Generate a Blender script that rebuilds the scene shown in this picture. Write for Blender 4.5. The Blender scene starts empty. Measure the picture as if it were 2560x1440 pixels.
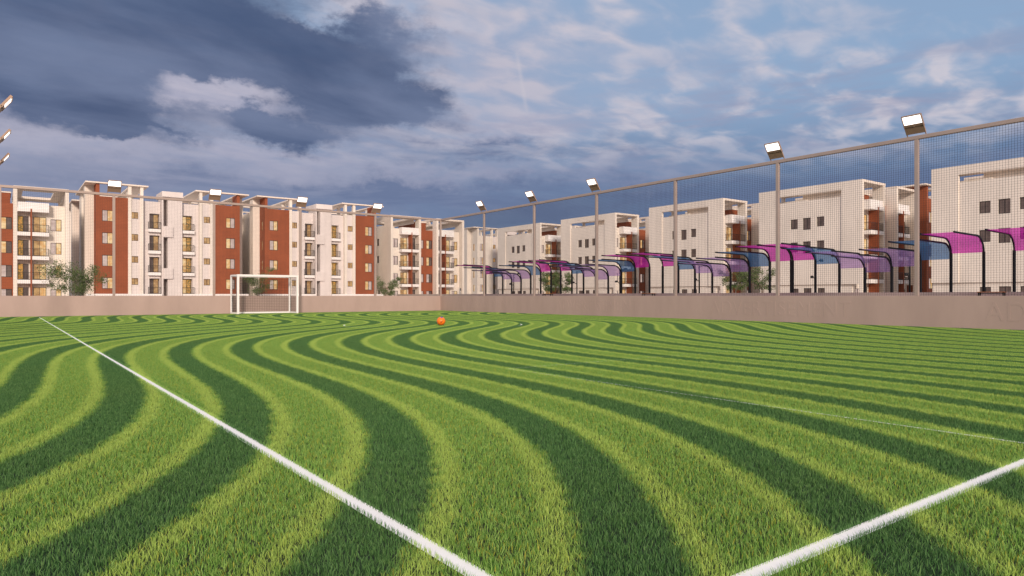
import bpy, math, random
import numpy as np
from mathutils import Vector, Matrix
R = math.radians
random.seed(7); rng = np.random.default_rng(11)
scene = bpy.context.scene
C = scene.collection
TH = R(36.75)          # camera heading, measured from +Y towards +X

# ------------------------------------------------------------------ helpers
def tag(o, label=None, cat=None, group=None, kind=None):
    if label: o['label'] = label
    if cat: o['category'] = cat
    if group: o['group'] = group
    if kind: o['kind'] = kind
    return o

def empty(name, loc=(0, 0, 0), rz=0.0, label=None, cat=None, group=None):
    o = bpy.data.objects.new(name, None); C.objects.link(o)
    o.location = loc; o.rotation_euler = (0, 0, rz); o.empty_display_size = .3
    return tag(o, label, cat, group)

class MB:
    """collects boxes, bars, tubes and links them as ONE mesh object"""
    def __init__(s): s.v = []; s.f = []; s.m = []; s.sm = []
    def add(s, vs, fs, mi=0, smooth=False):
        b = len(s.v); s.v += [tuple(p) for p in vs]
        for f in fs: s.f.append(tuple(b + i for i in f)); s.m.append(mi); s.sm.append(smooth)
        return s
    def box(s, x0, x1, y0, y1, z0, z1, mi=0):
        if x0 > x1: x0, x1 = x1, x0
        if y0 > y1: y0, y1 = y1, y0
        return s.add([(x0,y0,z0),(x1,y0,z0),(x1,y1,z0),(x0,y1,z0),(x0,y0,z1),(x1,y0,z1),(x1,y1,z1),(x0,y1,z1)],
              [(0,3,2,1),(4,5,6,7),(0,1,5,4),(1,2,6,5),(2,3,7,6),(3,0,4,7)], mi)
    def tube(s, path, r, n=8, mi=0, cap=True, smooth=True):
        path = [Vector(p) for p in path]; rr = r if isinstance(r, (list, tuple)) else [r]*len(path)
        vs = []; up = Vector((0.13, .31, 1)).normalized()
        for i, p in enumerate(path):
            d = (path[min(i+1, len(path)-1)] - path[max(i-1, 0)]).normalized()
            a = d.cross(up)
            if a.length < .05: a = d.cross(Vector((1, 0, 0)))
            a.normalize(); b = d.cross(a)
            for k in range(n):
                t = 2*math.pi*k/n
                vs.append(p + a*math.cos(t)*rr[i] + b*math.sin(t)*rr[i])
        fs = [(i*n+k, i*n+(k+1) % n, (i+1)*n+(k+1) % n, (i+1)*n+k) for i in range(len(path)-1) for k in range(n)]
        if cap: fs += [tuple(range(n))[::-1], tuple((len(path)-1)*n+k for k in range(n))]
        return s.add(vs, fs, mi, smooth)
    def obox(s, c, ax, ay, az, mi=0):
        c, ax, ay, az = Vector(c), Vector(ax), Vector(ay), Vector(az)
        vs = [c+sx*ax+sy*ay+sz*az for sz in (-1, 1) for sx, sy in ((-1,-1),(1,-1),(1,1),(-1,1))]
        return s.add(vs, [(0,3,2,1),(4,5,6,7),(0,1,5,4),(1,2,6,5),(2,3,7,6),(3,0,4,7)], mi)
    def mirror(s, W):
        m = MB(); m.v = [(W-x, y, z) for x, y, z in s.v]; m.f = [tuple(reversed(f)) for f in s.f]; m.m = list(s.m); m.sm = list(s.sm)
        return m
    def build(s, name, mats, parent=None, bevel=0):
        me = bpy.data.meshes.new(name); me.from_pydata(s.v, [], s.f); me.update()
        if not isinstance(mats, (list, tuple)): mats = [mats]
        for m in mats: me.materials.append(m)
        me.polygons.foreach_set('material_index', s.m); me.polygons.foreach_set('use_smooth', s.sm)
        o = bpy.data.objects.new(name, me); C.objects.link(o)
        if parent: o.parent = parent
        if bevel:
            b = o.modifiers.new('bevel', 'BEVEL'); b.width = bevel; b.segments = 2; b.limit_method = 'ANGLE'
        return o

def copy_tree(o, parent=None):
    c = o.copy(); C.objects.link(c)
    if parent: c.parent = parent
    for ch in list(o.children): copy_tree(ch, c)
    return c

# ------------------------------------------------------------------ node expression helper
class NX:
    def __init__(s, nt, sock): s.nt = nt; s.s = sock
    def _m(s, op, *a, clamp=False):
        n = s.nt.nodes.new('ShaderNodeMath'); n.operation = op; n.use_clamp = clamp
        for i, x in enumerate((s,)+a):
            if isinstance(x, NX): s.nt.links.new(x.s, n.inputs[i])
            else: n.inputs[i].default_value = float(x)
        return NX(s.nt, n.outputs[0])
    def __add__(s, o): return s._m('ADD', o)
    __radd__ = __add__
    def __sub__(s, o): return s._m('SUBTRACT', o)
    def __mul__(s, o): return s._m('MULTIPLY', o)
    __rmul__ = __mul__
    def __truediv__(s, o): return s._m('DIVIDE', o)
    def f(s, op, *a): return s._m(op, *a)
    def clamp(s): return s._m('ADD', 0, clamp=True)
    def ramp(s, a, b, c=0., d=1.):
        n = s.nt.nodes.new('ShaderNodeMapRange'); n.interpolation_type = 'SMOOTHSTEP'
        s.nt.links.new(s.s, n.inputs[0])
        for i, x in zip((1, 2, 3, 4), (a, b, c, d)): n.inputs[i].default_value = x
        return NX(s.nt, n.outputs[0])
def mixc(nt, fac, a, b, mode='MIX'):
    n = nt.nodes.new('ShaderNodeMix'); n.data_type = 'RGBA'; n.blend_type = mode
    for i, x in ((0, fac), (6, a), (7, b)):
        if isinstance(x, NX): nt.links.new(x.s, n.inputs[i])
        elif isinstance(x, (int, float)): n.inputs[i].default_value = x
        else: n.inputs[i].default_value = tuple(x)+(1,) if len(x) == 3 else x
    return NX(nt, n.outputs[2])
def noise(nt, vec, scale, detail=4, rough=.55, dist=0., out=0):
    n = nt.nodes.new('ShaderNodeTexNoise'); n.inputs['Scale'].default_value = scale; n.inputs['Detail'].default_value = detail
    n.inputs['Roughness'].default_value = rough; n.inputs['Distortion'].default_value = dist
    if vec is not None: nt.links.new(vec.s, n.inputs['Vector'])
    return NX(nt, n.outputs[out])
def pos(nt, scale=None):
    g = nt.nodes.new('ShaderNodeNewGeometry'); p = NX(nt, g.outputs['Position'])
    if scale is None: return p
    m = nt.nodes.new('ShaderNodeVectorMath'); m.operation = 'MULTIPLY'; nt.links.new(p.s, m.inputs[0]); m.inputs[1].default_value = scale
    return NX(nt, m.outputs[0])
def xyz(nt, v):
    n = nt.nodes.new('ShaderNodeSeparateXYZ'); nt.links.new(v.s, n.inputs[0]); return [NX(nt, o) for o in n.outputs]

def new_mat(name):
    m = bpy.data.materials.new(name); m.use_nodes = True
    return m, m.node_tree, m.node_tree.nodes['Principled BSDF']
def mat(name, col, rough=.7, metal=0., var=.08, nscale=1.2, bump=.0, bscale=40, stretch=(1, 1, 1), spec=.4, emis=None, estr=0, coat=0):
    m, nt, b = new_mat(name)
    b.inputs['Roughness'].default_value = rough; b.inputs['Metallic'].default_value = metal
    b.inputs['Specular IOR Level'].default_value = spec; b.inputs['Coat Weight'].default_value = coat
    p = pos(nt, stretch); n = noise(nt, p, nscale, 5, .6)
    f = n.ramp(.3, .7, 1-var, 1+var)
    cr = nt.nodes.new('ShaderNodeVectorMath'); cr.operation = 'SCALE'; cr.inputs[0].default_value = col
    nt.links.new(f.s, cr.inputs['Scale']); nt.links.new(cr.outputs[0], b.inputs['Base Color'])
    if bump:
        bn = nt.nodes.new('ShaderNodeBump'); bn.inputs['Strength'].default_value = bump; bn.inputs['Distance'].default_value = .01
        nt.links.new(noise(nt, pos(nt), bscale, 3).s, bn.inputs['Height']); nt.links.new(bn.outputs[0], b.inputs['Normal'])
    if emis:
        b.inputs['Emission Color'].default_value = emis+(1,); b.inputs['Emission Strength'].default_value = estr
    return m

def lit_pane(name, ca, cb, s, rough=.12, scale=1.1):
    """a lit window: warm room light seen through the glass, uneven as the room behind is"""
    m, nt, b = new_mat(name)
    b.inputs['Base Color'].default_value = (.05, .045, .04, 1); b.inputs['Roughness'].default_value = rough
    n = noise(nt, pos(nt, (1.0, 1.0, 1.4)), scale, 4, .65).ramp(.36, .66)
    e = mixc(nt, n, ca, cb); nt.links.new(e.s, b.inputs['Emission Color']); b.inputs['Emission Strength'].default_value = s
    return m

M = {}
M['plaster'] = mat('plaster', (.80, .735, .665), .85, var=.07, nscale=.35, bump=.12, bscale=25, stretch=(1, 1, .35))
M['plaster_white'] = mat('plaster_white', (.86, .83, .82), .8, var=.04, nscale=.6)
M['plaster_grey'] = mat('plaster_grey', (.72, .66, .645), .85, var=.05, nscale=.5, stretch=(1, 1, .4))
M['red'] = mat('terracotta_paint', (.285, .078, .032), .75, var=.09, nscale=.6, bump=.1, bscale=18)
M['frame'] = mat('black_frame', (.018, .017, .017), .45)
M['slab'] = mat('canopy_slab', (.80, .71, .63), .8, var=.05)
M['dark_glass'] = mat('dark_glass', (.05, .05, .06), .08, spec=.8)
M['dark_room'] = mat('dark_vent', (.10, .06, .05), .6)
M['warm'] = lit_pane('lit_pane_warm', (.78, .39, .12), (1.0, .72, .38), .95)
M['amber'] = lit_pane('lit_pane_amber', (.42, .20, .07), (.80, .46, .18), .8)
M['curtain'] = lit_pane('curtain_pane', (.54, .38, .33), (.70, .52, .45), .95, .2)
M['dusk'] = lit_pane('dim_pane', (.09, .05, .045), (.20, .12, .10), .6)
M['brown'] = lit_pane('brown_blind_pane', (.10, .055, .045), (.17, .10, .08), .6, .25)
M['plant'] = lit_pane('plants_behind_glass', (.20, .15, .04), (.95, .42, .08), .8, .2, 3.5)
M['wallpaint'] = mat('boundary_paint', (.455, .342, .302), .62, var=.06, nscale=.9, bump=.05, bscale=12, stretch=(1, 1, .3))
M['post'] = mat('post_metal', (.44, .35, .31), .38, metal=.25, var=.05)
M['wire'] = mat('wire', (.012, .012, .013), .6)
M['lamp_body'] = mat('lamp_housing', (.40, .27, .20), .45, metal=.2)
M['lens'] = mat('lamp_lens', (.9, .9, .9), .3, emis=(1, .98, .95), estr=2.2)
M['white'] = mat('white_enamel', (.92, .90, .89), .4, var=.03)
M['line'] = mat('line_paint', (.97, .96, .96), .8, var=.03, nscale=8)
M['black'] = mat('black_steel', (.005, .005, .006), .5, spec=.25)
M['wood'] = mat('bench_wood', (.42, .16, .05), .6, var=.2, nscale=6, stretch=(1, 8, 1))
M['orange'] = mat('ball_orange', (.92, .21, .02), .35, var=.12, nscale=9)
M['purple_mark'] = mat('ball_purple', (.10, .05, .45), .35)
M['ink'] = mat('ball_ink', (.01, .01, .012), .4)
M['bark'] = mat('bark', (.30, .235, .19), .9, var=.25, nscale=6)
M['paving'] = mat('paving', (.34, .29, .26), .85, var=.1, nscale=.4)
M['terrace'] = mat('terrace_paving', (.42, .35, .31), .85, var=.08, nscale=.5)

def leaf_mat():
    m, nt, b = new_mat('leaves')
    n = noise(nt, pos(nt), 2.2, 3); n2 = noise(nt, pos(nt), 14, 2)
    c = mixc(nt, n.ramp(.35, .65), (.045, .095, .025), (.13, .20, .06))
    c = mixc(nt, n2.ramp(.45, .7), c, (.17, .19, .09))
    nt.links.new(c.s, b.inputs['Base Color']); b.inputs['Roughness'].default_value = .6
    b.inputs['Specular IOR Level'].default_value = .2
    return m
M['leaf'] = leaf_mat()

def fabric(name, col, alpha):
    m, nt, b = new_mat(name)
    b.inputs['Base Color'].default_value = col+(1,); b.inputs['Roughness'].default_value = .35
    t = nt.nodes.new('ShaderNodeBsdfTransparent'); t.inputs[0].default_value = tuple(min(1, .38+1.0*c) for c in col)+(1,)
    tl = nt.nodes.new('ShaderNodeBsdfTranslucent'); tl.inputs[0].default_value = col+(1,)
    mx0 = nt.nodes.new('ShaderNodeMixShader'); mx0.inputs[0].default_value = .45
    nt.links.new(b.outputs[0], mx0.inputs[1]); nt.links.new(tl.outputs[0], mx0.inputs[2])
    mx = nt.nodes.new('ShaderNodeMixShader'); mx.inputs[0].default_value = alpha
    out = nt.nodes['Material Output']
    nt.links.new(t.outputs[0], mx.inputs[1]); nt.links.new(mx0.outputs[0], mx.inputs[2]); nt.links.new(mx.outputs[0], out.inputs[0])
    return m
M['magenta'] = fabric('magenta_sheet', (.80, .025, .55), .68)
M['blue'] = fabric('blue_sheet', (.07, .24, .50), .60)
M['violet'] = fabric('violet_sheet', (.50, .33, .72), .52)

# ------------------------------------------------------------------ mowing pattern (world position -> 0 dark .. 1 light)
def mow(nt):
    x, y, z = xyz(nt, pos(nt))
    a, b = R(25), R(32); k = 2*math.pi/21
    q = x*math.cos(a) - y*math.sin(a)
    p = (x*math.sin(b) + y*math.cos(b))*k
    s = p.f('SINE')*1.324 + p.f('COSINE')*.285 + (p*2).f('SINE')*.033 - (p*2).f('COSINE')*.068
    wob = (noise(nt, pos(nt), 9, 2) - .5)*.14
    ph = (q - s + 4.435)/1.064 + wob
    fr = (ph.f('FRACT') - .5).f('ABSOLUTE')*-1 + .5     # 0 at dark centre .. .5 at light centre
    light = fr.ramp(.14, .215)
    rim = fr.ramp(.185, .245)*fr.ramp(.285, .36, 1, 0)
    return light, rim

def grass_material(blade=True):
    m, nt, b = new_mat('turf_blades' if blade else 'turf_base')
    light, rim = mow(nt)
    if blade:
        at = nt.nodes.new('ShaderNodeAttribute'); at.attribute_name = 'tone'
        t = NX(nt, at.outputs['Fac'])
        ah = nt.nodes.new('ShaderNodeAttribute'); ah.attribute_name = 'hgt'; h = NX(nt, ah.outputs['Fac'])
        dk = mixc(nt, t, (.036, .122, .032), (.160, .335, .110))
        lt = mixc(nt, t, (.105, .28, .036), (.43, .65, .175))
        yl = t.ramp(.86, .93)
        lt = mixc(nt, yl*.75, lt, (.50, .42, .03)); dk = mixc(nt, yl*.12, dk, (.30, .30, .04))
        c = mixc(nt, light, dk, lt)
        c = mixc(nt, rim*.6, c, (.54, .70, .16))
        big = noise(nt, pos(nt), .35, 3)
        c = mixc(nt, big.ramp(.35, .7)*.10, c, (.20, .25, .05))
        b.inputs['Roughness'].default_value = .55; b.inputs['Specular IOR Level'].default_value = .25
        nt.links.new(c.s, b.inputs['Base Color'])
        tl = nt.nodes.new('ShaderNodeBsdfTranslucent'); nt.links.new(c.s, tl.inputs[0])
        mx = nt.nodes.new('ShaderNodeMixShader'); mx.inputs[0].default_value = .3
        nt.links.new(b.outputs[0], mx.inputs[1]); nt.links.new(tl.outputs[0], mx.inputs[2])
        nt.links.new(mx.outputs[0], nt.nodes['Material Output'].inputs[0])
    else:
        c = mixc(nt, light, (.010, .030, .008), (.028, .045, .010))
        nt.links.new(c.s, b.inputs['Base Color']); b.inputs['Roughness'].default_value = .95
    return m
M['blade'] = grass_material(True); M['turf'] = grass_material(False)

# ------------------------------------------------------------------ the setting: ground, terrace, markings
UL, UR, VF = -.15, 23.4, 39.3        # fence planes: left, right, far
g = MB().add([(-900, -900, -.006), (1500, -900, -.006), (1500, 1500, -.006), (-900, 1500, -.006)], [(0, 1, 2, 3)]).build('ground', M['paving']); tag(g, kind='structure')
g = MB().add([(UL, -1.2, 0), (UR, -1.2, 0), (UR, VF, 0), (UL, VF, 0)], [(0, 1, 2, 3)]).build('pitch_ground', M['turf']); tag(g, kind='structure')
g = MB().box(27, 83.6, -20, 122, 0, .78).build('terrace', M['terrace']); tag(g, kind='structure')

LW = .082
T0, T1, G0, G1, GF = 1.352, 22.3, 1.43, 38.15, 7.45
H2 = LW/2; HN = .019
strips = [(T0-H2, T0+H2, G0-H2, G1+H2), (T1-H2, T1+H2, G0-H2, G1+H2), (T0, T1, G0-H2, G0+H2), (T0, T1, G1-H2, G1+H2),
          (T0, T1, 20.33-H2, 20.33+H2),
          (5.5-HN, 5.5+HN, G0, GF), (18.3-HN, 18.3+HN, G0, GF), (5.5-HN, 18.3+HN, GF-HN, GF+HN),
          (5.5-H2, 5.5+H2, 32.1, G1), (18.3-H2, 18.3+H2, 32.1, G1), (5.5-H2, 18.3+H2, 32.1-H2, 32.1+H2)]
CC, CR = (11.85, 20.33), 3.0
mk = MB()
for i, (a, b_, c_, d) in enumerate(strips):
    z = .009 + .0004*i
    mk.add([(a, c_, z), (b_, c_, z), (b_, d, z), (a, d, z)], [(0, 1, 2, 3)])
ring = []
for k in range(97):
    t = 2*math.pi*k/96
    for rr in (CR-H2, CR+H2): ring.append((CC[0]+rr*math.cos(t), CC[1]+rr*math.sin(t), .0145))
mk.add(ring, [(2*k, 2*k+1, 2*k+3, 2*k+2) for k in range(96)])
tag(mk.build('field_markings', M['line']), kind='structure')

# ------------------------------------------------------------------ grass (one object: blades instanced from its own templates)
def build_grass():
    S = [.64, .32, .16, .08, .04, .02, .01]; DENS = 13000
    V, F, lvl, tone, hgt = [], [], [], [], []
    nv = 0
    def blades(size, code, n):
        nonlocal nv
        bx = rng.uniform(-size/2, size/2, n); by = rng.uniform(-size/2, size/2, n)
        # tufts: share height/lean with neighbours
        hh = rng.uniform(.018, .033, n)*(1+.18*np.sin(bx*31+1)*np.cos(by*27)); an = rng.uniform(0, 2*np.pi, n)
        la = rng.uniform(0, 2*np.pi, n); le = rng.uniform(.0, .024, n); w = rng.uniform(.0020, .0038, n)
        to = rng.uniform(0, 1, n)
        dx, dy = np.cos(an)*w/2, np.sin(an)*w/2; lx, ly = np.cos(la)*le, np.sin(la)*le
        z0 = np.zeros(n)
        P = np.stack([np.stack([bx-dx, by-dy, z0], 1), np.stack([bx+dx, by+dy, z0], 1),
                      np.stack([bx+dx*.85+lx*.35, by+dy*.85+ly*.35, hh*.6], 1), np.stack([bx-dx*.85+lx*.35, by-dy*.85+ly*.35, hh*.6], 1),
                      np.stack([bx+lx, by+ly, hh], 1)], 1).reshape(-1, 3)
        V.append(P)
        base = nv + 5*np.arange(n)
        F.append((base[:, None]+np.array([0, 1, 2, 3])[None], base[:, None]+np.array([3, 2, 4])[None]))
        lvl.append(np.full(5*n, code)); tone.append(np.repeat(to, 5)); hgt.append(np.tile([0, 0, .6, .6, 1.], n)); nv += 5*n
    for k, s_ in enumerate(S): blades(s_, -(k+1), max(2, int(DENS*s_*s_)))
    blades(.64, -8, int(DENS*.64*.64))            # a second variant of the big patch
    # quadtree that keeps clear of the lines
    R_ = [(a+.012, b_-.012, c_+.012, d-.012) for a, b_, c_, d in strips]
    pts = []
    def hit(x, y, s_):
        h = s_/2 if s_ > .011 else .001
        for a, b_, c_, d in R_:
            if x+h > a and x-h < b_ and y+h > c_ and y-h < d: return True
        dx, dy = x-CC[0], y-CC[1]; dmax = math.hypot(abs(dx)+h, abs(dy)+h); dmin = math.hypot(max(abs(dx)-h, 0), max(abs(dy)-h, 0))
        return dmax > CR-H2+.013 and dmin < CR+H2-.013
    def rec(x, y, k):
        s_ = S[k]
        if not hit(x, y, s_):
            pts.append((x, y, k)); return
        if k == 6: return
        q = s_/4
        for ax, ay in ((-q, -q), (q, -q), (-q, q), (q, q)): rec(x+ax, y+ay, k+1)
    y = -1.2
    nx = int((UR-UL)/.64)+1; sx = (UR-.03-UL-.03)/nx
    for i in range(nx):
        for j in range(int((VF+1.2)/.64)+1):
            cx, cy = UL+.03+.32+i*(UR-UL-.06-.64)/(nx-1), -1.2+.32+j*(VF-.02+1.2-.64)/int((VF+1.2)/.64)
            rec(cx, cy, 0)
    P = np.array([(a, b_, .001) for a, b_, _ in pts]); K = np.array([c_ for _, _, c_ in pts], float)
    K[(K == 0) & (rng.random(len(K)) < .5)] = 7
    n = len(P); V.append(P); lvl.append(K); tone.append(np.zeros(n)); hgt.append(np.zeros(n))
    V = np.concatenate(V).astype(np.float32); lvl = np.concatenate(lvl).astype(np.int32)
    quads = np.concatenate([f[0] for f in F]); tris = np.concatenate([f[1] for f in F])
    me = bpy.data.meshes.new('grass'); nq, nt_ = len(quads), len(tris)
    me.vertices.add(len(V)); me.vertices.foreach_set('co', V.ravel())
    me.loops.add(nq*4+nt_*3); me.loops.foreach_set('vertex_index', np.concatenate([quads.ravel(), tris.ravel()]).astype(np.int32))
    me.polygons.add(nq+nt_)
    me.polygons.foreach_set('loop_start', np.concatenate([np.arange(nq)*4, nq*4+np.arange(nt_)*3]).astype(np.int32))
    me.update(calc_edges=True)
    rot = np.zeros((len(V), 3), np.float32); rot[-n:, 2] = rng.integers(0, 4, n)*math.pi/2
    for nm, ty, dat, fs in (('lvl', 'INT', lvl, 'value'), ('tone', 'FLOAT', np.concatenate(tone), 'value'), ('hgt', 'FLOAT', np.concatenate(hgt), 'value'), ('rot', 'FLOAT_VECTOR', rot.ravel(), 'vector')):
        at = me.attributes.new(nm, ty, 'POINT'); at.data.foreach_set(fs, dat)
    me.materials.append(M['blade'])
    o = bpy.data.objects.new('grass', me); C.objects.link(o); tag(o, 'striped green turf blades covering the pitch', 'grass', kind='stuff')
    ng = bpy.data.node_groups.new('grass_patches', 'GeometryNodeTree')
    ng.interface.new_socket('Geometry', in_out='INPUT', socket_type='NodeSocketGeometry'); ng.interface.new_socket('Geometry', in_out='OUTPUT', socket_type='NodeSocketGeometry')
    N, L = ng.nodes, ng.links
    gi = N.new('NodeGroupInput'); go = N.new('NodeGroupOutput'); jn = N.new('GeometryNodeJoinGeometry')
    def attr(nm, ty):
        a = N.new('GeometryNodeInputNamedAttribute'); a.data_type = ty; a.inputs[0].default_value = nm; return a.outputs[0]
    def sel(code):
        c_ = N.new('FunctionNodeCompare'); c_.data_type = 'INT'; c_.operation = 'EQUAL'
        L.new(attr('lvl', 'INT'), c_.inputs[2]); c_.inputs[3].default_value = code; return c_.outputs[0]
    def sep(code):
        s_ = N.new('GeometryNodeSeparateGeometry'); s_.domain = 'POINT'; L.new(gi.outputs[0], s_.inputs[0]); L.new(sel(code), s_.inputs[1]); return s_.outputs[0]
    for k in range(8):
        ip = N.new('GeometryNodeInstanceOnPoints'); L.new(sep(k), ip.inputs['Points']); L.new(sep(-(k+1)), ip.inputs['Instance'])
        L.new(attr('rot', 'FLOAT_VECTOR'), ip.inputs['Rotation']); L.new(ip.outputs[0], jn.inputs[0])
    L.new(jn.outputs[0], go.inputs[0])
    md = o.modifiers.new('patches', 'NODES'); md.node_group = ng
    print('grass instances', n, 'template verts', nv)
build_grass()

# ------------------------------------------------------------------ boundary walls with raised lettering
def lettering(word, size, loc, rot, parent, m):
    cu = bpy.data.curves.new('lettering', 'FONT'); cu.body = word; cu.size = size; cu.extrude = .003; cu.space_character = 1.06
    tmp = bpy.data.objects.new('lettering', cu); C.objects.link(tmp)
    bpy.context.view_layer.update()
    me = bpy.data.meshes.new_from_object(tmp.evaluated_get(bpy.context.evaluated_depsgraph_get()))
    bpy.data.objects.remove(tmp)
    me.materials.clear(); me.materials.append(m)
    w = max(v.co.x for v in me.vertices)
    o = bpy.data.objects.new('raised_lettering', me); C.objects.link(o); o.parent = parent
    o.location = loc; o.rotation_euler = rot; o.scale = (5.85/w, .62/.7/size*.9, 1)
    return o
wf = MB().box(UL, UR, VF, VF+.2, 0, 1.0).build('boundary_wall', M['wallpaint'], bevel=.008)
tag(wf, 'long low pinkish brown wall behind the goal at the far end', 'wall')
for x in (1.5, 15.75): lettering('ADVERTISEMENT', .8, (x, VF-.0012, .26), (R(90), 0, 0), wf, M['wallpaint'])
wr = MB().box(UR, UR+.2, -1.2, VF+.2, 0, 1.0).build('boundary_wall', M['wallpaint'], bevel=.008)
tag(wr, 'low pinkish brown wall along the right side of the pitch below the shade shelters', 'wall')
for y in (37.2, 27.5, 17.7, 7.85): lettering('ADVERTISEMENT', .8, (UR-.0012, y, .26), (R(90), 0, R(-90)), wr, M['wallpaint'])

# ------------------------------------------------------------------ mesh fences
FT = 6.13; SP = .073; WR = .0018
def fence(along, plane, a0, a1, posts, label, net=True, zb=1.0):
    """along 'x' or 'y'; posts and rail are on the wall, net behind them"""
    root = empty('mesh_fence', (0, 0, 0), label=label, cat='fence')
    def bx(mb, p0, p1, q0, q1, z0, z1):
        if along == 'x': mb.box(p0, p1, q0, q1, z0, z1)
        else: mb.box(q0, q1, p0, p1, z0, z1)
    mb = MB(); bx(mb, a0, a1, plane+.0, plane+.12, FT-.12, FT); mb.build('top_rail', M['post'], root, bevel=.01)
    for p in posts:
        mb = MB(); bx(mb, p-.06, p+.06, plane+.003, plane+.117, zb, FT-.12); mb.build('post', M['post'], root, bevel=.01)
    edges = sorted(set([a0]+list(posts)+[a1]))
    for e0, e1 in zip(edges, edges[1:]):
        mb = MB(); e0 += .05; e1 -= .05
        if e1-e0 < SP or not net: continue
        n = int((e1-e0)/SP)
        for i in range(n+1):
            p = e0+(e1-e0)*i/n; bx(mb, p-WR, p+WR, plane+.056, plane+.064, 1.0, FT-.12)
        z = 1.03
        while z < FT-.12:
            bx(mb, e0, e1, plane+.050, plane+.055, z-WR, z+WR); z += SP
        mb.build('wire_net', M['wire'], root)
    return root
PX = [-.09, 4.49, 9.22, 13.97, 18.73, 23.46]
PY = [-.05, 4.87, 9.77, 14.67, 19.57, 24.49, 29.42, 34.3]
fence('x', VF+.04, UL, UR+.2, PX, 'tall black wire mesh fence on posts above the far wall behind the goal')
fence('y', UR+.04, -1.2, VF, PY, 'tall black wire mesh fence on posts along the right side of the pitch')
for v_, lb in ((24.49, 'steel post under the topmost floodlight at the left edge'), (29.42, 'steel post under the middle floodlight at the left edge'), (34.3, 'steel post under the lowest floodlight at the left edge')):
    tag(MB().box(UL-.16, UL-.04, v_-.06, v_+.06, 0, FT).build('floodlight_post', M['post'], bevel=.01), lb, 'lamp post', 'posts of the floodlights at the left edge')

# ------------------------------------------------------------------ floodlights
def floodlight():
    root = empty('floodlight')
    # local: slab leans towards -Y from its foot at the origin; width along X
    a = R(54); d = Vector((0, -math.cos(a), math.sin(a))); nrm = Vector((0, -math.sin(a), -math.cos(a))); X = Vector((1, 0, 0))
    L = .70; W = .295
    MB().obox(d*(.07+L*.21), X*W, d*(L*.19), nrm*.022).build('driver_housing', M['lamp_body'], root, bevel=.006)
    hs = MB()
    hs.obox(d*(L*.74)-nrm*.02, X*W, d*(L*.30), nrm*.018)
    for s in (-1, 1): hs.obox(d*(L*.74)+X*s*(W-.011), X*.011, d*(L*.30), nrm*.032)
    hs.obox(d*(L*1.035), X*(W-.022), d*.011, nrm*.03); hs.obox(d*(L*.52), X*(W-.022), d*(L*.085), nrm*.022)
    hs.build('lamp_housing', M['lamp_body'], root)
    MB().obox(d*(L*.80)+nrm*.006, X*(W-.03), d*(L*.19), nrm*.008).build('lens', M['lens'], root)
    bg = MB().obox(d*(L*.50)+nrm*.0255, X*.03, d*.022, nrm*.003, 0).obox(d*(L*.50)+nrm*.0295, X*.018, d*.010, nrm*.0015, 1)
    bg.build('badge', [M['post'], M['lamp_body']], root)
    for s in (-1, 1):
        MB().obox(d*.035+X*s*(W-.02)+Vector((0, 0, 0)), X*.012, d*.06, nrm*.014).build('bracket', M['lamp_body'], root)
    return root
fl0 = floodlight(); used = False
def place_light(loc, rz, label):
    global used
    o = fl0 if not used else copy_tree(fl0)
    used = True; o.location = loc; o.rotation_euler = (0, 0, rz)
    tag(o, label, 'floodlight', 'floodlights mounted on top of the mesh fences')
names_x = ['floodlight above the far fence nearest the left edge, in front of a terracotta wall',
           'floodlight above the far fence just left of the goal, before a roof canopy',
           'floodlight above the far fence just right of the goal, third from the left edge',
           'floodlight above the far fence nearest its right corner, fourth from the left edge']
for x, lb in zip(PX[1:5], names_x): place_light((x, VF+.10, FT), 0, lb)
names_y = {9.77: 'largest floodlight, at the right, on the fence post nearest the right edge',
           14.67: 'second largest floodlight on the right fence, above the second post from the right edge',
           24.49: 'floodlight on the right fence left of the post that carries no light',
           29.42: 'floodlight on the right fence, second from the far corner of the pitch',
           34.3: 'smallest floodlight on the right fence, nearest the far corner'}
for y, lb in names_y.items(): place_light((UR+.10, y, FT), R(-90), lb)
names_l = {24.49: 'topmost of the three floodlights cut by the left edge of the picture',
           29.42: 'middle one of the three floodlights cut by the left edge of the picture',
           34.3: 'lowest of the three floodlights cut by the left edge of the picture'}
for y, lb in names_l.items(): place_light((UL-.06, y, FT), R(90), lb)

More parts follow.
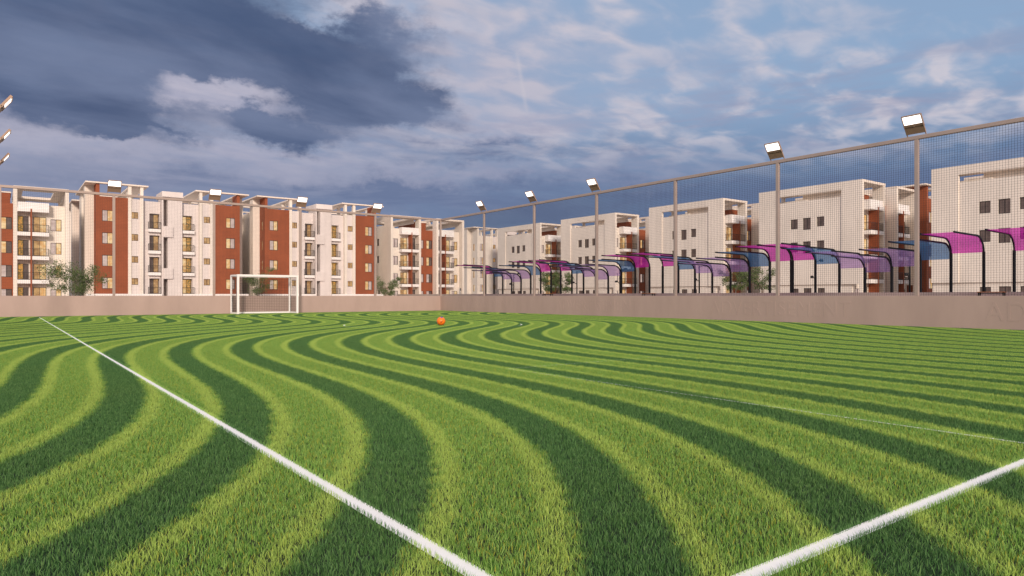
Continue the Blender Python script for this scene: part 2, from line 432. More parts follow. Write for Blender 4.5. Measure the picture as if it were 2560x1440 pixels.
# ------------------------------------------------------------------ goal
def goal():
    root = empty('football_goal', (11.7, 38, 0), label='small white framed football goal with dark net at the far wall', cat='goal')
    t = .055; x0, x1 = -1.6, 1.6; yb = 1.12; off = -.06; top = 2.15
    for x in (x0, x1):
        MB().box(x-t, x+t, -t, t, 0, top).build('front_post', M['white'], root, bevel=.01)
        MB().box(x+off-t*.8, x+off+t*.8, yb-t, yb+t*.8, 0, top-.02).build('back_post', M['white'], root, bevel=.01)
        MB().obox((x+off/2, (yb)/2, top-.05), (t*.8, 0, 0), (off/2, yb/2-t-.002, 0), (0, 0, t*.8)).build('top_side_bar', M['white'], root)
        MB().obox((x+off/2, (yb)/2, .06), (t*.8, 0, 0), (off/2, yb/2-t-.002, 0), (0, 0, t*.9)).build('bottom_side_bar', M['white'], root)
    MB().box(x0+t, x1-t, -t, t, top-2*t, top-.001).build('crossbar', M['white'], root, bevel=.01)
    MB().box(x0+off+t, x1+off-t, yb-t*.8, yb+t*.7, top-.12, top-.03).build('rear_top_bar', M['white'], root)
    MB().box(x0+off+t, x1+off-t, yb-t*.9, yb+t*.7, .01, .11).build('rear_bottom_bar', M['white'], root)
    nt_ = MB(); w = .0035
    def ln(a, b_):
        a, b_ = Vector(a), Vector(b_); d = (b_-a)/2; s1 = d.cross(Vector((.3, .5, .2))).normalized()*w; s2 = d.cross(s1).normalized()*w
        nt_.obox((a+b_)/2, d, s1, s2)
    n = 34
    for i in range(n+1):
        x = x0+(x1-x0)*i/n; ln((x+off, yb, .1), (x+off, yb, top-.1)); ln((x+off*.1, .06, top-.03), (x+off, yb, top-.03))
    for j in range(22):
        z = .12+(top-.24)*j/21; ln((x0+off, yb, z), (x1+off, yb, z))
        for x in (x0, x1): ln((x, .05, z), (x+off, yb, z))
    for j in range(12):
        y = .08+(yb-.1)*j/11
        for x in (x0, x1): ln((x+off*y, y, .1), (x+off*y, y, top-.1))
        ln((x0+off*y, y, top-.03), (x1+off*y, y, top-.03))
    nt_.build('net', M['wire'], root)
goal()

# ------------------------------------------------------------------ football
def ball():
    r = .145; c = Vector((11.66, 19.55, r+.014))
    root = empty('football', tuple(c), label='orange football with purple flashes and a black tick mark lying near midfield', cat='football')
    mb = MB(); nu, nv = 48, 28; vs = []
    seams = [Vector(p).normalized() for p in ((0,1,1.6),(0,-1,1.6),(0,1,-1.6),(0,-1,-1.6),(1,1.6,0),(-1,1.6,0),(1,-1.6,0),(-1,-1.6,0),(1.6,0,1),(-1.6,0,1),(1.6,0,-1),(-1.6,0,-1))]
    def P(i, j):
        t = math.pi*j/nv; a = 2*math.pi*i/nu; d = Vector((math.sin(t)*math.cos(a), math.sin(t)*math.sin(a), math.cos(t)))
        ds = sorted((d.dot(s) for s in seams), reverse=True); e = ds[0]-ds[1]
        return d*(r-.0022*math.exp(-(e/.03)**2)), d
    fm = Vector((-math.sin(TH), -math.cos(TH), 0)); rt = Vector((math.cos(TH), -math.sin(TH), 0))
    blobs = [(-.93, .55, .17), (-.97, .2, .12), (-.93, -.25, .14), (.1, .93, .16), (.3, .88, .13), (-.6, -.75, .12), (.85, -.6, .1)]
    vs = [P(i, j)[0] for j in range(nv+1) for i in range(nu)]
    for j in range(nv):
        for i in range(nu):
            d = P(i+.5, j+.5)[1]; x, z, f = d.dot(rt), d.z, d.dot(fm); m_ = 0
            for bx, bz, br in blobs:
                if f > -.4 and (x-bx)**2/(br*1.1)**2+(z-bz)**2/(br)**2 < 1: m_ = 1
            if d.dot(Vector((.5, .8, .2))) > .8: m_ = 1
            a = (j*nu+i, j*nu+(i+1) % nu, (j+1)*nu+(i+1) % nu, (j+1)*nu+i)
            if j == 0: f_ = (a[0], a[2], a[3])
            elif j == nv-1: f_ = (a[0], a[1], a[3])
            else: f_ = a
            mb.f.append(f_[::-1]); mb.m.append(m_); mb.sm.append(True)
    mb.v = [tuple(v) for v in vs]
    mb.build('ball_cover', [M['orange'], M['purple_mark']], root)
    # tick mark hugging the surface
    pl = [(-.04, -.08, .03), (.06, -.17, .12), (.20, -.14, .09), (.38, -.04, .05), (.56, .08, .012)]
    tv = []
    for x, z, h in pl:
        for s in (-1, 1):
            zz = z+s*h; f = math.sqrt(max(0, 1-x*x-zz*zz)); tv.append((rt*x+fm*f+Vector((0, 0, zz)))*(r+.0015))
    MB().add(tv, [(2*i, 2*i+2, 2*i+3, 2*i+1) for i in range(len(pl)-1)]).build('tick_mark', M['ink'], root)
ball()

# ------------------------------------------------------------------ shade shelters
US = 52.5
def shelter(vs, label):
    hs = [5.0, 4.63, 4.22, 3.86, 4.22, 4.63, 5.0]; cols = ['magenta', 'blue', 'violet', 'violet', 'violet', 'blue', 'magenta']
    root = empty('shade_shelter', (US, vs[0], .78), label=label, cat='shelter', group='curved shade shelters in a row beyond the right fence')
    def prof(h, ext=4.75, rad=1.15, n=9):
        top = h-.78
        return [(0, top-rad*.95)] + [(-(rad-rad*math.cos(math.pi/2*k/n)), top-.04-rad*.9+rad*.9*math.sin(math.pi/2*k/n)) for k in range(1, n+1)] + [(-ext, top)]
    n = len(vs)-1
    for i, v in enumerate(vs):
        y = v-vs[0]
        hh = set()
        if i < n: hh.add(hs[i % 7])
        if i > 0: hh.add(hs[(i-1) % 7])
        mb = MB(); mb.box(-.075, .075, y-.075, y+.075, 0, max(hh)-.78-1.05); mb.build('post', M['black'], root)
        for h in sorted(hh):
            p = prof(h); mb = MB(); w = .04; t = .055
            for (xa, za), (xb, zb) in zip(p, p[1:]):
                d = Vector((xb-xa, 0, zb-za)); nn = Vector((-d.z, 0, d.x)).normalized()*t
                mb.obox((((xa+xb)/2), y, (za+zb)/2), d/2*1.04, (0, w, 0), nn)
            mb.build('arched_arm', M['black'], root)
    for i in range(n):
        h = hs[i % 7]; y0, y1 = vs[i]-vs[0], vs[i+1]-vs[0]; s = .042 if y1 > y0 else -.042
        p = prof(h); mb = MB(); vv = []
        for off in (0, .012):
            for x, z in p: vv += [(x+off, y0+s, z+off*.5), (x+off, y1-s, z+off*.5)]
        m_ = len(p); fs = [(2*k, 2*k+1, 2*k+3, 2*k+2) for k in range(m_-1)]
        mb.add(vv[:2*m_], fs, smooth=True).build('sheet', M[cols[i % 7]], root)
    return root
def run(a, b_): return [a+(b_-a)*k/7 for k in range(8)]
shelter(run(76.26, 62.5), 'farthest row of curved magenta, blue and violet shade sheets, nearest the pitch corner')
shelter(run(60.76, 47.03), 'second farthest row of curved coloured shade sheets, between the farthest and middle benches')
shelter(run(45.31, 31.56), 'row of curved coloured shade sheets starting directly right of the middle bench')
shelter(run(31.41, 17.67), 'nearest complete row of curved coloured shade sheets, left of the nearest bench')
shelter([15.96-1.96*k for k in range(8)], 'magenta shade sheet on a black arm, cut by the right edge of the picture')

# low planter wall the shelter posts stand behind
tag(MB().box(51.9, 52.2, -6, 101, .78, 1.25).build('planter_wall', M['terrace'], bevel=.01), 'very low pale kerb wall at the foot of the coloured shade shelters', 'wall')

def bench():
    root = empty('bench')
    for s in (-1, 0, 1): MB().box(s*.14-.06, s*.14+.06, -.76, .76, .42, .46).build('seat_slat', M['wood'], root)
    for y in (-.68, .68):
        MB().box(-.19, .19, y-.035, y+.035, .36, .419).box(-.19, -.12, y-.03, y+.03, 0, .36).box(.12, .19, y-.03, y+.03, 0, .36).build('leg_frame', M['black'], root)
    MB().box(-.03, .03, -.645, .645, .34, .40).build('under_rail', M['black'], root)
    return root
bn = bench()
for i, (v, lb) in enumerate([(16.7, 'nearest wooden bench with black legs, at the far right beside the magenta sheet'), (45.75, 'middle wooden bench, in the gap between two rows of shade shelters'), (61.2, 'farthest wooden bench, beside the small tree behind the shelters')]):
    o = bn if i == 0 else copy_tree(bn)
    o.location = (50.9, v, .80); tag(o, lb, 'bench', 'wooden benches along the shelters')

def street_lamp():
    root = empty('street_lamp')
    MB().tube([(0, 0, 0), (0, 0, 3.25)], .07, 10).build('pole', M['black'], root)
    for sx, z, L in ((1, 3.2, 1.0), (-1, 1.75, .62)):
        MB().tube([(0, 0, z-.12), (sx*L*.35, 0, z-.02), (sx*L*.7, 0, z+.06)], .035, 6).build('arm', M['black'], root)
        hd = MB(); hd.tube([(sx*L*.62, 0, z+.05), (sx*L*.8, 0, z+.09), (sx*L*1.05, 0, z+.08), (sx*L*1.25, 0, z)], [.04, .12, .12, .03], 10)
        h = hd.build('lamp_head', M['black'], root); MB().box(sx*L*.8, sx*L*1.1, -.06, .06, z-.06, z-.035).build('lens', M['curtain'], h)
    return root
sl = street_lamp()
for i, (v, lb) in enumerate([(23.8, 'double armed black street lamp, the rightmost, seen through a violet sheet'), (31.4, 'double armed black street lamp where the nearest complete shelter row begins'),
        (43.6, 'double armed black street lamp behind the violet sheets right of the unlit fence post'), (54.6, 'double armed black street lamp behind the blue sheet of the second farthest shelter row'),
        (61.8, 'double armed black street lamp right of the small tree in front of pale wall'), (74.6, 'double armed black street lamp farthest away behind the farthest shelter row')]):
    o = sl if i == 0 else copy_tree(sl)
    o.location = (56, v, .78); tag(o, lb, 'street lamp', 'black street lamps behind the shelters')

# ------------------------------------------------------------------ facade helpers
def grid_wall(mb, axis, plane0, plane1, a0, a1, z0, z1, ops, mi=0):
    """wall slab with real openings. axis 'x': wall runs along x, thickness y plane0..plane1; axis 'y' the other way"""
    xs = sorted(set([a0, a1]+[o[0] for o in ops]+[o[1] for o in ops])); zs = sorted(set([z0, z1]+[o[2] for o in ops]+[o[3] for o in ops]))
    xs = [x for x in xs if a0 <= x <= a1]; zs = [z for z in zs if z0 <= z <= z1]
    for za, zb in zip(zs, zs[1:]):
        run_ = None
        for xa, xb in list(zip(xs, xs[1:]))+[(None, None)]:
            solid = xa is not None and not any(o[0] < (xa+xb)/2 < o[1] and o[2] < (za+zb)/2 < o[3] for o in ops)
            if solid: run_ = (run_[0], xb) if run_ else (xa, xb)
            elif run_:
                if axis == 'x': mb.box(run_[0], run_[1], plane0, plane1, za, zb, mi)
                else: mb.box(plane0, plane1, run_[0], run_[1], za, zb, mi)
                run_ = None
def opening(kind, parent, axis, plane, a0, a1, z0, z1, panes, name='window', sgn=1, nm=2, t=.06):
    """frame with sashes in an opening; panes = list of pane material keys; outward is the -axis side (sgn 1)"""
    f = MB(); d0, d1 = plane-.05*sgn, plane+.03*sgn
    def bx(mb, p0, p1, q0, q1, r0, r1):
        if axis == 'x': mb.box(p0, p1, q0, q1, r0, r1)
        else: mb.box(q0, q1, p0, p1, r0, r1)
    bx(f, a0, a1, d0, d1, z0, z0+t); bx(f, a0, a1, d0, d1, z1-t, z1)
    bx(f, a0, a0+t, d0, d1, z0+t, z1-t); bx(f, a1-t, a1, d0, d1, z0+t, z1-t)
    n = len(panes)
    for k in range(1, n):
        x = a0+(a1-a0)*k/n; bx(f, x-t*.4, x+t*.4, d0+.01*sgn, d1, z0+t, z1-t)
    if kind == 'door':
        pass
    fo = f.build(name, M['frame'], parent)
    for k, pm in enumerate(panes):
        x0 = a0+(a1-a0)*k/n+t*.5; x1 = a0+(a1-a0)*(k+1)/n-t*.5
        mb = MB(); bx(mb, x0, x1, plane+.0*sgn, plane+.015*sgn, z0+t, z1-t); mb.build('pane', M[pm], fo)
    return fo
def railing(parent, x0, x1, y0, y1, z, sides='LR'):
    mb = MB(); h = .98; w = .02
    mb.box(x0, x1, y0-w, y0+w, z+h-.05, z+h); mb.box(x0, x1, y0-w, y0+w, z+.03, z+.10)
    n = int((x1-x0)/.15)
    for i in range(n+1):
        x = x0+w+(x1-x0-2*w)*i/n; mb.box(x-.011, x+.011, y0-.01, y0+.01, z+.10, z+h-.05)
    for s, x in (('L', x0), ('R', x1)):
        if s in sides:
            mb.box(x-w, x+w, y0+w, y1, z+h-.05, z+h); mb.box(x-w, x+w, y0+w, y1, z+.03, z+.10)
            m_ = int((y1-y0)/.15)
            for i in range(1, m_): y = y0+(y1-y0)*i/m_; mb.box(x-.01, x+.01, y-.011, y+.011, z+.10, z+h-.05)
    return mb.build('railing', M['frame'], parent)

# ------------------------------------------------------------------ apartment block with framed roof (two balcony bays, red centre)
FL = [0.0, 3.05, 6.1, 9.17, 12.25]
def frame_block(top=15.25, ground=0.0):
    root = empty('apartment_block'); W = 15.0; D = 14.2
    sidewin = [(4.9, 5.9, .75, 2.0), (6.7, 7.8, .45, 2.0), (8.5, 9.55, .65, 1.95)]
    for side in (0, 1):
        def put(mb, name, m_, par=root, **k):
            if side: mb = mb.mirror(W)
            return mb.build(name, m_, par, **k)
        X = (lambda a, b_: (W-b_, W-a)) if side else (lambda a, b_: (a, b_))
        # outer side wall: ends flush, middle panel recessed, openings for windows, frame opening at the roof
        sw = MB()
        sw.box(0, .4, 0, 2.6, 2.45, top-.97); sw.box(0, .4, 11.5, D, 2.45, top-.97); sw.box(0, .4, 0, D, top-.97, top)
        ops = [(a, b_, FL[k]+c_, FL[k]+d) for k in (2, 3) for a, b_, c_, d in sidewin]
        grid_wall(sw, 'y', .12, .4, 2.6, 11.5, 2.45, 13.43, ops)
        gops = [(a, b_, FL[0]+c_, FL[0]+d) for a, b_, c_, d in sidewin]
        grid_wall(sw, 'y', .3, .55, 1.4, D, 0, 2.45, gops)
        sw.box(0, .4, 0, .4, 0, 2.45)
        put(sw, 'side_wall', M['plaster'])
        for k in (0, 2, 3):
            for a, b_, c_, d in sidewin:
                pl = (.30 if k else .45)
                if side: opening('w', root, 'y', W-pl, a, b_, FL[k]+c_, FL[k]+d, ['brown', 'brown'], sgn=-1)
                else: opening('w', root, 'y', pl, a, b_, FL[k]+c_, FL[k]+d, ['brown', 'brown'])
        # front wall of the bay with openings
        fw = MB(); ops = []
        for k in range(4):
            z = FL[k]; ops += [(.75, 1.95, z+.35, z+1.88), (2.4, 3.8, z+.02, z+2.1), (4.3, 5.45, z+.02, z+2.1)]
        grid_wall(fw, 'x', 1.2, 1.42, .4, 5.5, 0, 12.85, ops)
        put(fw, 'front_wall', M['plaster'])
        put(MB().box(5.5, 5.92, 0, 1.42, 0, top-.3), 'pillar', M['plaster'], bevel=.02)
        for k in range(4):
            z = FL[k]
            a, b_ = X(.75, 1.95); opening('w', root, 'x', 1.32, a, b_, z+.35, z+1.88, ['curtain', 'curtain'] if not side else ['curtain', 'warm'])
            a, b_ = X(2.4, 3.8); opening('door', root, 'x', 1.34, a, b_, z+.02, z+2.1, ['amber', 'warm'], name='balcony_door')
            a, b_ = X(4.3, 5.45); opening('door', root, 'x', 1.34, a, b_, z+.02, z+2.1, ['warm', 'dusk'] if not side else ['plant', 'dusk'], name='balcony_door')
        for z in FL[1:]:
            bl = put(MB().box(2.15, 5.5, .0, 1.2, z-.48, z), 'balcony_slab', M['plaster_white'], bevel=.01)
            if z < 12:
                a, b_ = X(2.18, 5.5); railing(bl, a, b_, .05, 1.2, z, 'L' if not side else 'R')
        put(MB().box(3.98, 4.14, -.06, 1.2, 0, 12.15), 'dividing_fin', M['red'])
        put(MB().box(2.15, 5.5, .1, .22, 12.25, 13.0).box(2.15, 2.27, .22, 1.2, 12.25, 13.0), 'roof_parapet', M['plaster_white'])
        # inner side of the bay, above the red centre, back wall, body and roof frame
        bd = MB().box(.55, 5.9, 1.42, D-.3, 0, 12.3)
        bd.box(.4, 5.9, D-.3, D, 0, 13.4).box(5.65, 5.9, 1.42, D-.3, 12.3, 13.2)
        bd.box(5.5, 5.9, D-.4, D, 13.4, top-.3).box(4.4, 5.65, 9.8, D-.4, 12.3, 14.2)
        put(bd, 'body', M['plaster'])
        rf = MB().box(.4, 5.92, -.02, 2.6, top-.3, top-.002).box(.4, 5.92, 11.0, D, top-.3, top-.002).box(.4, 1.5, 2.6, 11.0, top-.3, top-.002).box(4.9, 5.92, 2.6, 11.0, top-.3, top-.002)
        rf.box(5.65, 5.9, 2.6, 11.0, top-.97, top-.3)
        put(rf, 'roof_frame', M['slab'])
    rc = MB(); ops = []
    for k in range(4):
        z = FL[k]; ops += [(6.05, 7.2, z+.35, z+1.88), (7.8, 8.95, z+.35, z+1.88)]
    grid_wall(rc, 'x', 1.4, 1.62, 5.92, 9.08, 0, 12.85, ops)
    rc.box(5.9, 9.1, 1.62, 12.4, 0, 12.4)
    rc.build('red_wall', M['red'], root)
    for k in range(4):
        z = FL[k]
        opening('w', root, 'x', 1.52, 6.05, 7.2, z+.35, z+1.88, ['warm', 'curtain']); opening('w', root, 'x', 1.52, 7.8, 8.95, z+.35, z+1.88, ['curtain', 'dusk'] if k < 2 else ['warm', 'dusk'])
    sh = MB().box(6.2, 8.8, 3.4, 9.2, 12.4, 14.4, 0).box(6.1, 8.9, 3.3, 9.3, 14.4, 14.55, 1)
    sh.build('stair_head', [M['red'], M['slab']], root)
    return root

fb = frame_block(15.0); fb.location = (53.8, 107, 0)
tag(fb, 'cream apartment block with terracotta centre and balconies, at the far corner of the pitch', 'apartment block')
GB = 'cream framed apartment blocks with balconies'
fb['group'] = GB
o = copy_tree(fb); o.location = (-7.96, 107, 0); tag(o, 'cream apartment block with lit balconies cut by the left edge of the picture')
fr = frame_block(15.25)
for i, (v, lb) in enumerate([(103.35, 'cream framed apartment block of the right row, farthest from the camera'),
        (83.0, 'cream framed apartment block of the right row, second farthest, behind the fourth fence post'),
        (61.2, 'cream framed apartment block of the right row behind the fence post without light'),
        (41.12, 'cream framed apartment block of the right row left of the largest floodlight post'),
        (19.2, 'large cream apartment block cut by the right edge of the picture')]):
    o = fr if i == 0 else copy_tree(fr)
    o.location = (84, v, 0); tag(o, lb, 'apartment block', GB)

# ------------------------------------------------------------------ terracotta apartment block with roof canopies and stair tower
FR = [1.25, 4.3, 7.35, 10.4]
def canopy_block(red='red'):
    root = empty('apartment_block'); W = 18.6; D = 15.0
    for side in (0, 1):
        def put(mb, name, m_, par=root, **k):
            if side: mb = mb.mirror(W)
            return mb.build(name, m_, par, **k)
        X = (lambda a, b_: (W-b_, W-a)) if side else (lambda a, b_: (a, b_))
        P = (lambda l: l[::-1]) if side else (lambda l: l)
        rw = MB(); ops = [(.72, 1.98, f+.72, f+2.22) for f in FR]
        grid_wall(rw, 'x', 0, .2, 0, 3.78, 1.27, 14.45, ops)
        sops = [(1.2, 1.75, f+.72, f+2.22) for f in FR]
        grid_wall(rw, 'y', 0, .2, .2, 2.6, 1.27, 14.45, sops)
        rw.box(.4, 3.78, .4, 2.6, 1.27, 13.6).box(.2, .4, .4, 2.6, 1.27, 13.6)
        rw.box(0, .42, 0, 2.6, 14.45, 16.15)
        put(rw, 'red_wall' if red == 'red' else 'corner_wall', M[red])
        for f in FR:
            a, b_ = X(.72, 1.98); opening('w', root, 'x', .12, a, b_, f+.72, f+2.22, P(['curtain', 'warm']))
            if side: opening('w', root, 'y', W-.12, 1.2, 1.75, f+.72, f+2.22, ['warm'], sgn=-1)
            else: opening('w', root, 'y', .12, 1.2, 1.75, f+.72, f+2.22, ['warm'])
        put(MB().box(3.78, 4.2, -.12, .5, 0, 16.15), 'pillar', M['plaster'], bevel=.02)
        put(MB().box(5.28, 5.66, -.12, .6, 0, 16.15), 'pillar', M['plaster'], bevel=.02)
        pw = MB(); ops = [(4.2, 5.05, f+1.28, f+2.2) for f in FR]
        grid_wall(pw, 'x', .1, .32, 4.2, 5.28, 0, 14.4, ops)
        ops = [(6.5, 7.8, f, f+2.2) for f in FR]
        grid_wall(pw, 'x', .55, .8, 5.66, 7.9, 0, 14.3, ops)
        pw.box(7.8, 7.95, .8, 1.6, 0, 14.3).box(6.35, 6.5, .8, 1.6, 0, 14.3)
        for f in FR[1:]: pw.box(6.5, 7.8, .8, 1.6, f-.45, f-.003)
        put(pw, 'front_wall', M['plaster_grey'])
        for f in FR:
            a, b_ = X(4.2, 5.05); opening('w', root, 'x', .2, a, b_, f+1.28, f+2.2, ['amber', 'amber'], t=.05)
            a, b_ = X(6.5, 7.8); opening('door', root, 'x', 1.52, a, b_, f+.02, f+2.15, ['dusk', 'amber'] if not side else ['warm', 'plant'], name='balcony_door')
            bl = put(MB().box(6.3, 7.9, .05, .55, f-.42, f).box(6.5, 7.8, .55, 1.4, f-.1, f), 'balcony_slab', M['plaster_white'])
            a, b_ = X(6.34, 7.88); railing(bl, a, b_, .09, .55, f, 'LR')
        sd = MB()
        sd.box(-1.05, .0, 2.6, 4.3, 0, 16.15).box(-.75, 0, 11.8, D, 0, 16.15)
        put(sd, 'side_pillar', M['plaster'], bevel=.02)
        bd = MB(); wz = [(6.6, 7.3, f+.9, f+2.2) for f in FR]
        grid_wall(bd, 'y', 0, .25, 4.3, 11.8, 0, 14.4, wz)
        bd.box(.25, 9.3 if side == 0 else 9.3, 2.6, D, 0, 13.6).box(0, 5.0, D-.3, D, 13.6, 14.4)
        bd.box(4.2, 7.9, .8, 2.6, 0, 13.6) if False else None
        bd.box(3.78, 6.35, .8, 2.6, 0, 13.6).box(6.35, 7.9, 1.6, 2.6, 0, 13.6)
        bd.box(4.3, 4.7, 5.0, 5.6, 13.6, 16.15).box(4.3, 4.7, 12, 12.5, 13.6, 16.15)
        put(bd, 'body', M['plaster'])
        for f in FR:
            if side: opening('w', root, 'y', W-.15, 6.6, 7.3, f+.9, f+2.2, ['dark_glass'], sgn=-1)
            else: opening('w', root, 'y', .15, 6.6, 7.3, f+.9, f+2.2, ['dark_glass'])
        cn = MB().box(-1.25, 6.25, -.35, .45, 16.15, 16.33).box(-1.25, .2, .45, D-1, 16.15, 16.33).box(4.1, 6.25, .45, D-1, 16.15, 16.33).box(-1.25, 6.25, D-1, D, 16.15, 16.33)
        put(cn, 'roof_canopy', M['slab'])
        put(MB().box(-1.15, 7.95, -.45, .0, 0, 1.27), 'plinth', M['plaster_white'])
    tw = MB(); tw.box(7.96, 8.15, -.25, 2.6, 0, 15.0)
    tw.box(8.72, 10.6, -.2, 2.6, 0, 15.0); tw.box(8.15, 8.72, 1.7, 2.6, 0, 15.0)
    tw.box(8.15, 9.35, -.42, -.2, 9.3, 10.85).box(8.15, 9.35, -.42, -.2, 3.4, 4.9).box(8.15, 8.72, -.2, 1.7, 9.3, 10.85).box(8.15, 8.72, -.2, 1.7, 3.4, 4.9)
    tw.box(7.95, 10.65, -.5, 4.2, 15.0, 15.75)
    t_ = tw.build('stair_tower', M['plaster_grey'], root)
    for f in FR: MB().box(8.152, 8.19, .0, .5, f+.7, f+2.1).build('stair_window', M['dark_room'], t_)
    return root
cb = canopy_block(); GC = 'terracotta and grey apartment blocks with roof canopies'
for i, (x, y, lb) in enumerate([(10.1, 107, 'terracotta and grey apartment block with stair tower, left of the goal'),
        (32.4, 107, 'terracotta and grey apartment block with stair tower, directly behind and right of the goal'),
        (10.1, 129, 'apartment block with roof canopy standing behind the left terracotta block'),
        (32.4, 129, 'apartment block with roof canopy standing behind the block at the goal'),
        (101.9, 41.1, 'dark terracotta block beyond the largest floodlight post, between two cream blocks'),
        (84.9, 126.6, 'apartment block with two columns of narrow lit windows, right of the pitch corner')]):
    o = cb if i == 0 else (canopy_block('plaster') if i == 5 else copy_tree(cb))
    o.location = (x, y, 0); tag(o, lb, 'apartment block', GC)

# ------------------------------------------------------------------ trees
def tree(loc, h, w, seed, label, dens=3600):
    rr = random.Random(seed); root = empty('small_tree', loc, label=label, cat='tree', group='small young trees by the apartment blocks')
    tk = MB(); tips = []
    stems = 3
    for k in range(stems):
        a = 2*math.pi*k/stems+rr.random(); lean = w*.16
        p = [Vector((0, 0, 0)), Vector((math.cos(a)*lean*.5, math.sin(a)*lean*.5, h*.25)), Vector((math.cos(a)*lean*1.3, math.sin(a)*lean*1.3, h*.5)), Vector((math.cos(a)*lean*2, math.sin(a)*lean*2, h*.72))]
        tk.tube(p, [.055, .04, .028, .012], 7)
        for q in range(5):
            b0 = p[1+q % 3]; a2 = a+rr.uniform(-1.3, 1.3); L = w*rr.uniform(.2, .42)
            e = b0+Vector((math.cos(a2)*L, math.sin(a2)*L, h*rr.uniform(.08, .26))); tk.tube([b0, (b0+e)/2+Vector((0, 0, .08)), e], [.028, .018, .008], 5)
            tips += [e, (b0+e)/2]
        tips.append(p[-1])
    tk.build('trunk', M['bark'], root)
    cl = []
    for t in tips:
        for _ in range(2): cl.append((t+Vector((rr.gauss(0, w*.07), rr.gauss(0, w*.07), rr.gauss(0, h*.05))), rr.uniform(.08, .16)*w))
    vs, fs = [], []
    for i in range(dens):
        c_, r_ = cl[int(rr.random()*len(cl))]
        d = Vector((rr.gauss(0, 1), rr.gauss(0, 1), rr.gauss(0, .8))); p = c_+d*r_*.62
        if p.z < h*.12: continue
        L = rr.uniform(.06, .12); ax = Vector((rr.gauss(0, 1), rr.gauss(0, 1), rr.gauss(0, .7))).normalized(); ay = ax.cross(Vector((rr.gauss(0, 1), rr.gauss(0, 1), rr.gauss(0, 1)))).normalized()
        b0 = len(vs); vs += [p-ax*L, p+ay*L*.42, p+ax*L, p-ay*L*.42]; fs.append((b0, b0+1, b0+2, b0+3))
    MB().add(vs, fs).build('crown', M['leaf'], root)
tree((7.0, 95.8, 0), 5.2, 5.0, 3, 'widest small tree, at the left in front of the gap between two blocks', 6500)
tree((29.8, 101.5, 0), 4.8, 3.7, 5, 'small tree seen through the goal')
tree((48.8, 98.3, 0), 4.0, 3.0, 8, 'small round tree right of the goal near the pitch corner')
tree((61.1, 73.0, .78), 3.6, 2.6, 12, 'dark slim tree behind the farthest bench')
tree((62.6, 71.6, .78), 3.6, 1.9, 14, 'narrow tree directly right of the dark slim tree behind the shelters', 2600)
tree((73.2, 51.6, .78), 3.9, 3.2, 21, 'dark bushy tree behind the violet sheets, left of the tall fence post')
tree((75.2, 49.0, .78), 4.0, 2.4, 24, 'loose leafy tree right of the dark bushy tree, partly behind a blue sheet', 2400)

# ------------------------------------------------------------------ world: sky with clouds
SUN_EL = 21.0; SUN_H = Vector((.44, .90, 0)).normalized()      # horizontal travel direction of the light
w = bpy.data.worlds.new('World'); scene.world = w; w.use_nodes = True
nt = w.node_tree; nt.nodes.clear()
out = nt.nodes.new('ShaderNodeOutputWorld'); bgn = nt.nodes.new('ShaderNodeBackground')
tc = nt.nodes.new('ShaderNodeTexCoord'); dv = NX(nt, tc.outputs['Generated'])
X, Y, Z = xyz(nt, dv)
sky = nt.nodes.new('ShaderNodeTexSky'); sky.sky_type = 'NISHITA'; sky.sun_disc = False
sky.sun_elevation = R(SUN_EL); sky.sun_rotation = math.atan2(-SUN_H.x, -SUN_H.y); sky.air_density = 1.2; sky.dust_density = 1.5
# heading-relative azimuth and elevation of each direction
st, ct = math.sin(TH), math.cos(TH)
F_ = X*st + Y*ct; Rr = X*ct - Y*st
az = Rr.f('ARCTAN2', F_); el = Z.f('ARCSINE')
def comb(a, b_, c_=0.0):
    n = nt.nodes.new('ShaderNodeCombineXYZ')
    for i, x in enumerate((a, b_, c_)):
        if isinstance(x, NX): nt.links.new(x.s, n.inputs[i])
        else: n.inputs[i].default_value = x
    return NX(nt, n.outputs[0])
zz = Z.f('MAXIMUM', 0.0) + .11
plane_ = comb(Rr/zz, F_/zz)                       # a cloud layer at height, seen in perspective
n_big = noise(nt, plane_, .9, 7, .58, .3)
n_mid = noise(nt, comb((Rr+F_)/zz*.42, (Rr-F_)/zz*.85, 3.3), 1.7, 6, .5, .3)
n_sml = noise(nt, comb((Rr+F_)/zz*.55, (Rr-F_)/zz*.8, 7.1), 7.0, 4, .45, .35)
n_low = noise(nt, comb(az*2.2, el*12.0, 1.7), 2.2, 8, .62, .4)
def pxae(x, y):
    t = (x-1280)/1707; a = math.atan(t); return a, math.atan((739.5-y)/1707*math.cos(a))
wx = (noise(nt, comb(az, el*1.7, 5.0), 8, 7, .62) - .5)*.17
wy = (noise(nt, comb(az, el*1.7, 9.0), 8, 7, .62) - .5)*.12
def blob(x, y, rx, ry, tilt=0, amp=1.0):
    a, e = pxae(x, y); ca, sa = math.cos(tilt), math.sin(tilt)
    dx = az + wx - a; dy = el + wy - e
    u_ = (dx*ca + dy*sa)/(rx/1707); v_ = (dy*ca - dx*sa)/(ry/1707)
    return ((u_*u_ + v_*v_)*-1.0).f('EXPONENT')*amp
SKY_BLUE_T, SKY_BLUE_H = (.28, .41, .61), (.115, .185, .35)
base = mixc(nt, el.ramp(R(7), R(17)), SKY_BLUE_H, SKY_BLUE_T)
nis = nt.nodes.new('ShaderNodeVectorMath'); nis.operation = 'SCALE'; nt.links.new(sky.outputs[0], nis.inputs[0]); nis.inputs['Scale'].default_value = .085
base = mixc(nt, .1, base, NX(nt, nis.outputs[0]))
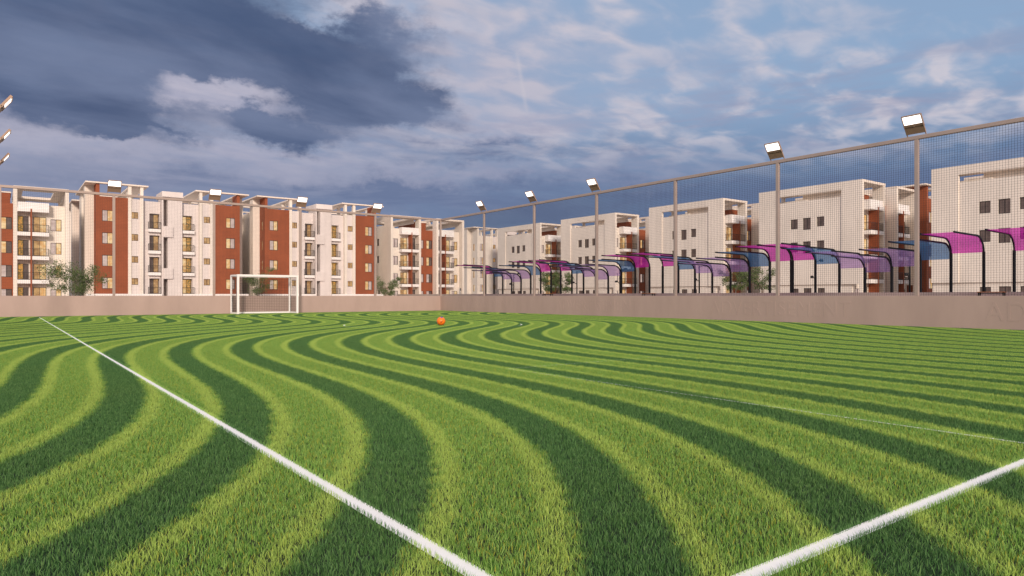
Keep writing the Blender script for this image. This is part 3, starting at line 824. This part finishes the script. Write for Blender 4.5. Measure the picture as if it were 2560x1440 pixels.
# pale pinkish cloudlets
cl = ((n_mid*.42 + n_sml*.58).ramp(.40, .60))*(n_big.ramp(.30, .55, .45, 1.0))
highb = el.ramp(R(8), R(14))
pale = mixc(nt, n_sml.ramp(.35, .7), (.46, .49, .61), (.64, .60, .66))
col = mixc(nt, cl*highb*.95, base, pale)
# veiled streaks low down
low = n_low.ramp(.42, .66)*el.ramp(R(3), R(9))*el.ramp(R(13), R(22), 1, 0)
col = mixc(nt, low*.75, col, (.30, .32, .46))
# lavender veil on the left and centre
veil = (blob(300, 420, 750, 90) + blob(560, 240, 260, 90, 0, 1.1) + blob(1150, 180, 480, 200, 0, .6) + blob(40, 330, 200, 110, 0, .9)).clamp()
col = mixc(nt, veil*n_mid.ramp(.25, .6, .5, 1)*.92, col, mixc(nt, n_low.ramp(.35, .65), (.38, .38, .50), (.50, .48, .58)))
# the great dark cloud
dk = blob(760, 20, 300, 40, 0, -.3)
for a_ in ((0, 50, 520, 130, 0, 1.2), (0, 190, 300, 85, -.1, 1.1), (240, 265, 165, 52, -.35, 1.1), (268, 348, 50, 13, 0, .9), (450, 110, 260, 75, -.1, 1.1), (720, 150, 260, 60, -.2, 1.1),
           (910, 215, 165, 62, -.3, 1.1), (1010, 150, 110, 80, .2, .6), (800, 80, 260, 55, 0, .55), (640, 298, 120, 30, -.1, .9), (745, 335, 150, 36, 0, 1.15), (880, 268, 170, 34, -.1, .9), (1040, 235, 70, 20, -.3, .5), (500, -60, 600, 90, 0, .9), (420, 325, 80, 9, -.1, .45), (525, 228, 125, 38, -.05, -1.1), (880, 35, 190, 22, .15, -.5), (1120, 60, 90, 18, 0, -.3)):
    dk = blob(*a_) + dk
dkm = (dk*.85 + (n_mid-.5)*.7 + (n_sml-.5)*.3 + (n_low-.5)*.7).ramp(.16, 1.0)
dcol = mixc(nt, (n_mid*.6+n_big*.4).ramp(.35, .65), (.060, .092, .185), (.165, .21, .34))
col = mixc(nt, dkm*.96, col, dcol)
# dark blue bank near the horizon
bank = (blob(1500, 525, 1000, 50, 0, 1.1) + blob(1250, 385, 330, 30, 0, .8) + blob(700, 470, 700, 40, 0, .8) + blob(2250, 430, 460, 45, 0, .7) + blob(2300, 520, 500, 60, 0, .8) + blob(1250, 370, 420, 26, 0, .55)).clamp()
bk = bank*n_low.ramp(.35, .6, .35, 1)
col = mixc(nt, bk*.85, col, (.115, .165, .30))
# vapour trail
a0, e0 = pxae(1290, 120); a1, e1 = pxae(1318, 285)
tt = (el*-1 + e0)/(e0-e1)
trail = ((az - a0 - tt*(a1-a0))*900.0); trail = ((trail*trail)*-.12).f('EXPONENT')*tt.ramp(-.05, .2)*tt.ramp(.75, 1.1, 1, 0)
col = mixc(nt, trail*.35, col, (.60, .56, .62))
# added sky glow out of view: bright overhead, warm behind camera, lighting the facades
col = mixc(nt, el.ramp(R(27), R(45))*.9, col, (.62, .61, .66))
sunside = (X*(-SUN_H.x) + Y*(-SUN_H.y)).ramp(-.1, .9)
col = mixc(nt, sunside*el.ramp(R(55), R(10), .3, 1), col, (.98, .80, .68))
# below horizon
col = mixc(nt, el.ramp(R(-1.5), R(0)), (.13, .13, .13), col)
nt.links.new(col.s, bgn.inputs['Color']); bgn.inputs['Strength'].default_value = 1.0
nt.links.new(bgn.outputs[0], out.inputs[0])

sd = bpy.data.lights.new('sun', 'SUN'); sd.energy = 3.0; sd.angle = R(9); sd.color = (1.0, .83, .69)
so = bpy.data.objects.new('sun', sd); C.objects.link(so)
dirv = Vector((SUN_H.x*math.cos(R(SUN_EL)), SUN_H.y*math.cos(R(SUN_EL)), -math.sin(R(SUN_EL))))
so.rotation_euler = dirv.to_track_quat('-Z', 'Y').to_euler(); so.location = (-10, -20, 30)

# ------------------------------------------------------------------ camera and render settings
cd = bpy.data.cameras.new('camera'); cd.lens = 24.0; cd.sensor_width = 36.0; cd.clip_start = .02; cd.clip_end = 3000; cd.shift_y = 19.5/2560
co = bpy.data.objects.new('camera', cd); C.objects.link(co); co.location = (0, 0, 1.0)
co.rotation_euler = (R(90), 0, -TH); scene.camera = co
scene.view_settings.view_transform = 'Standard'; scene.view_settings.look = 'None'; scene.view_settings.exposure = 0.0; scene.view_settings.gamma = 1.0
scene.render.engine = 'CYCLES'
scene.render.resolution_x = 1024; scene.render.resolution_y = 576
scene.cycles.max_bounces = 6; scene.cycles.transparent_max_bounces = 16
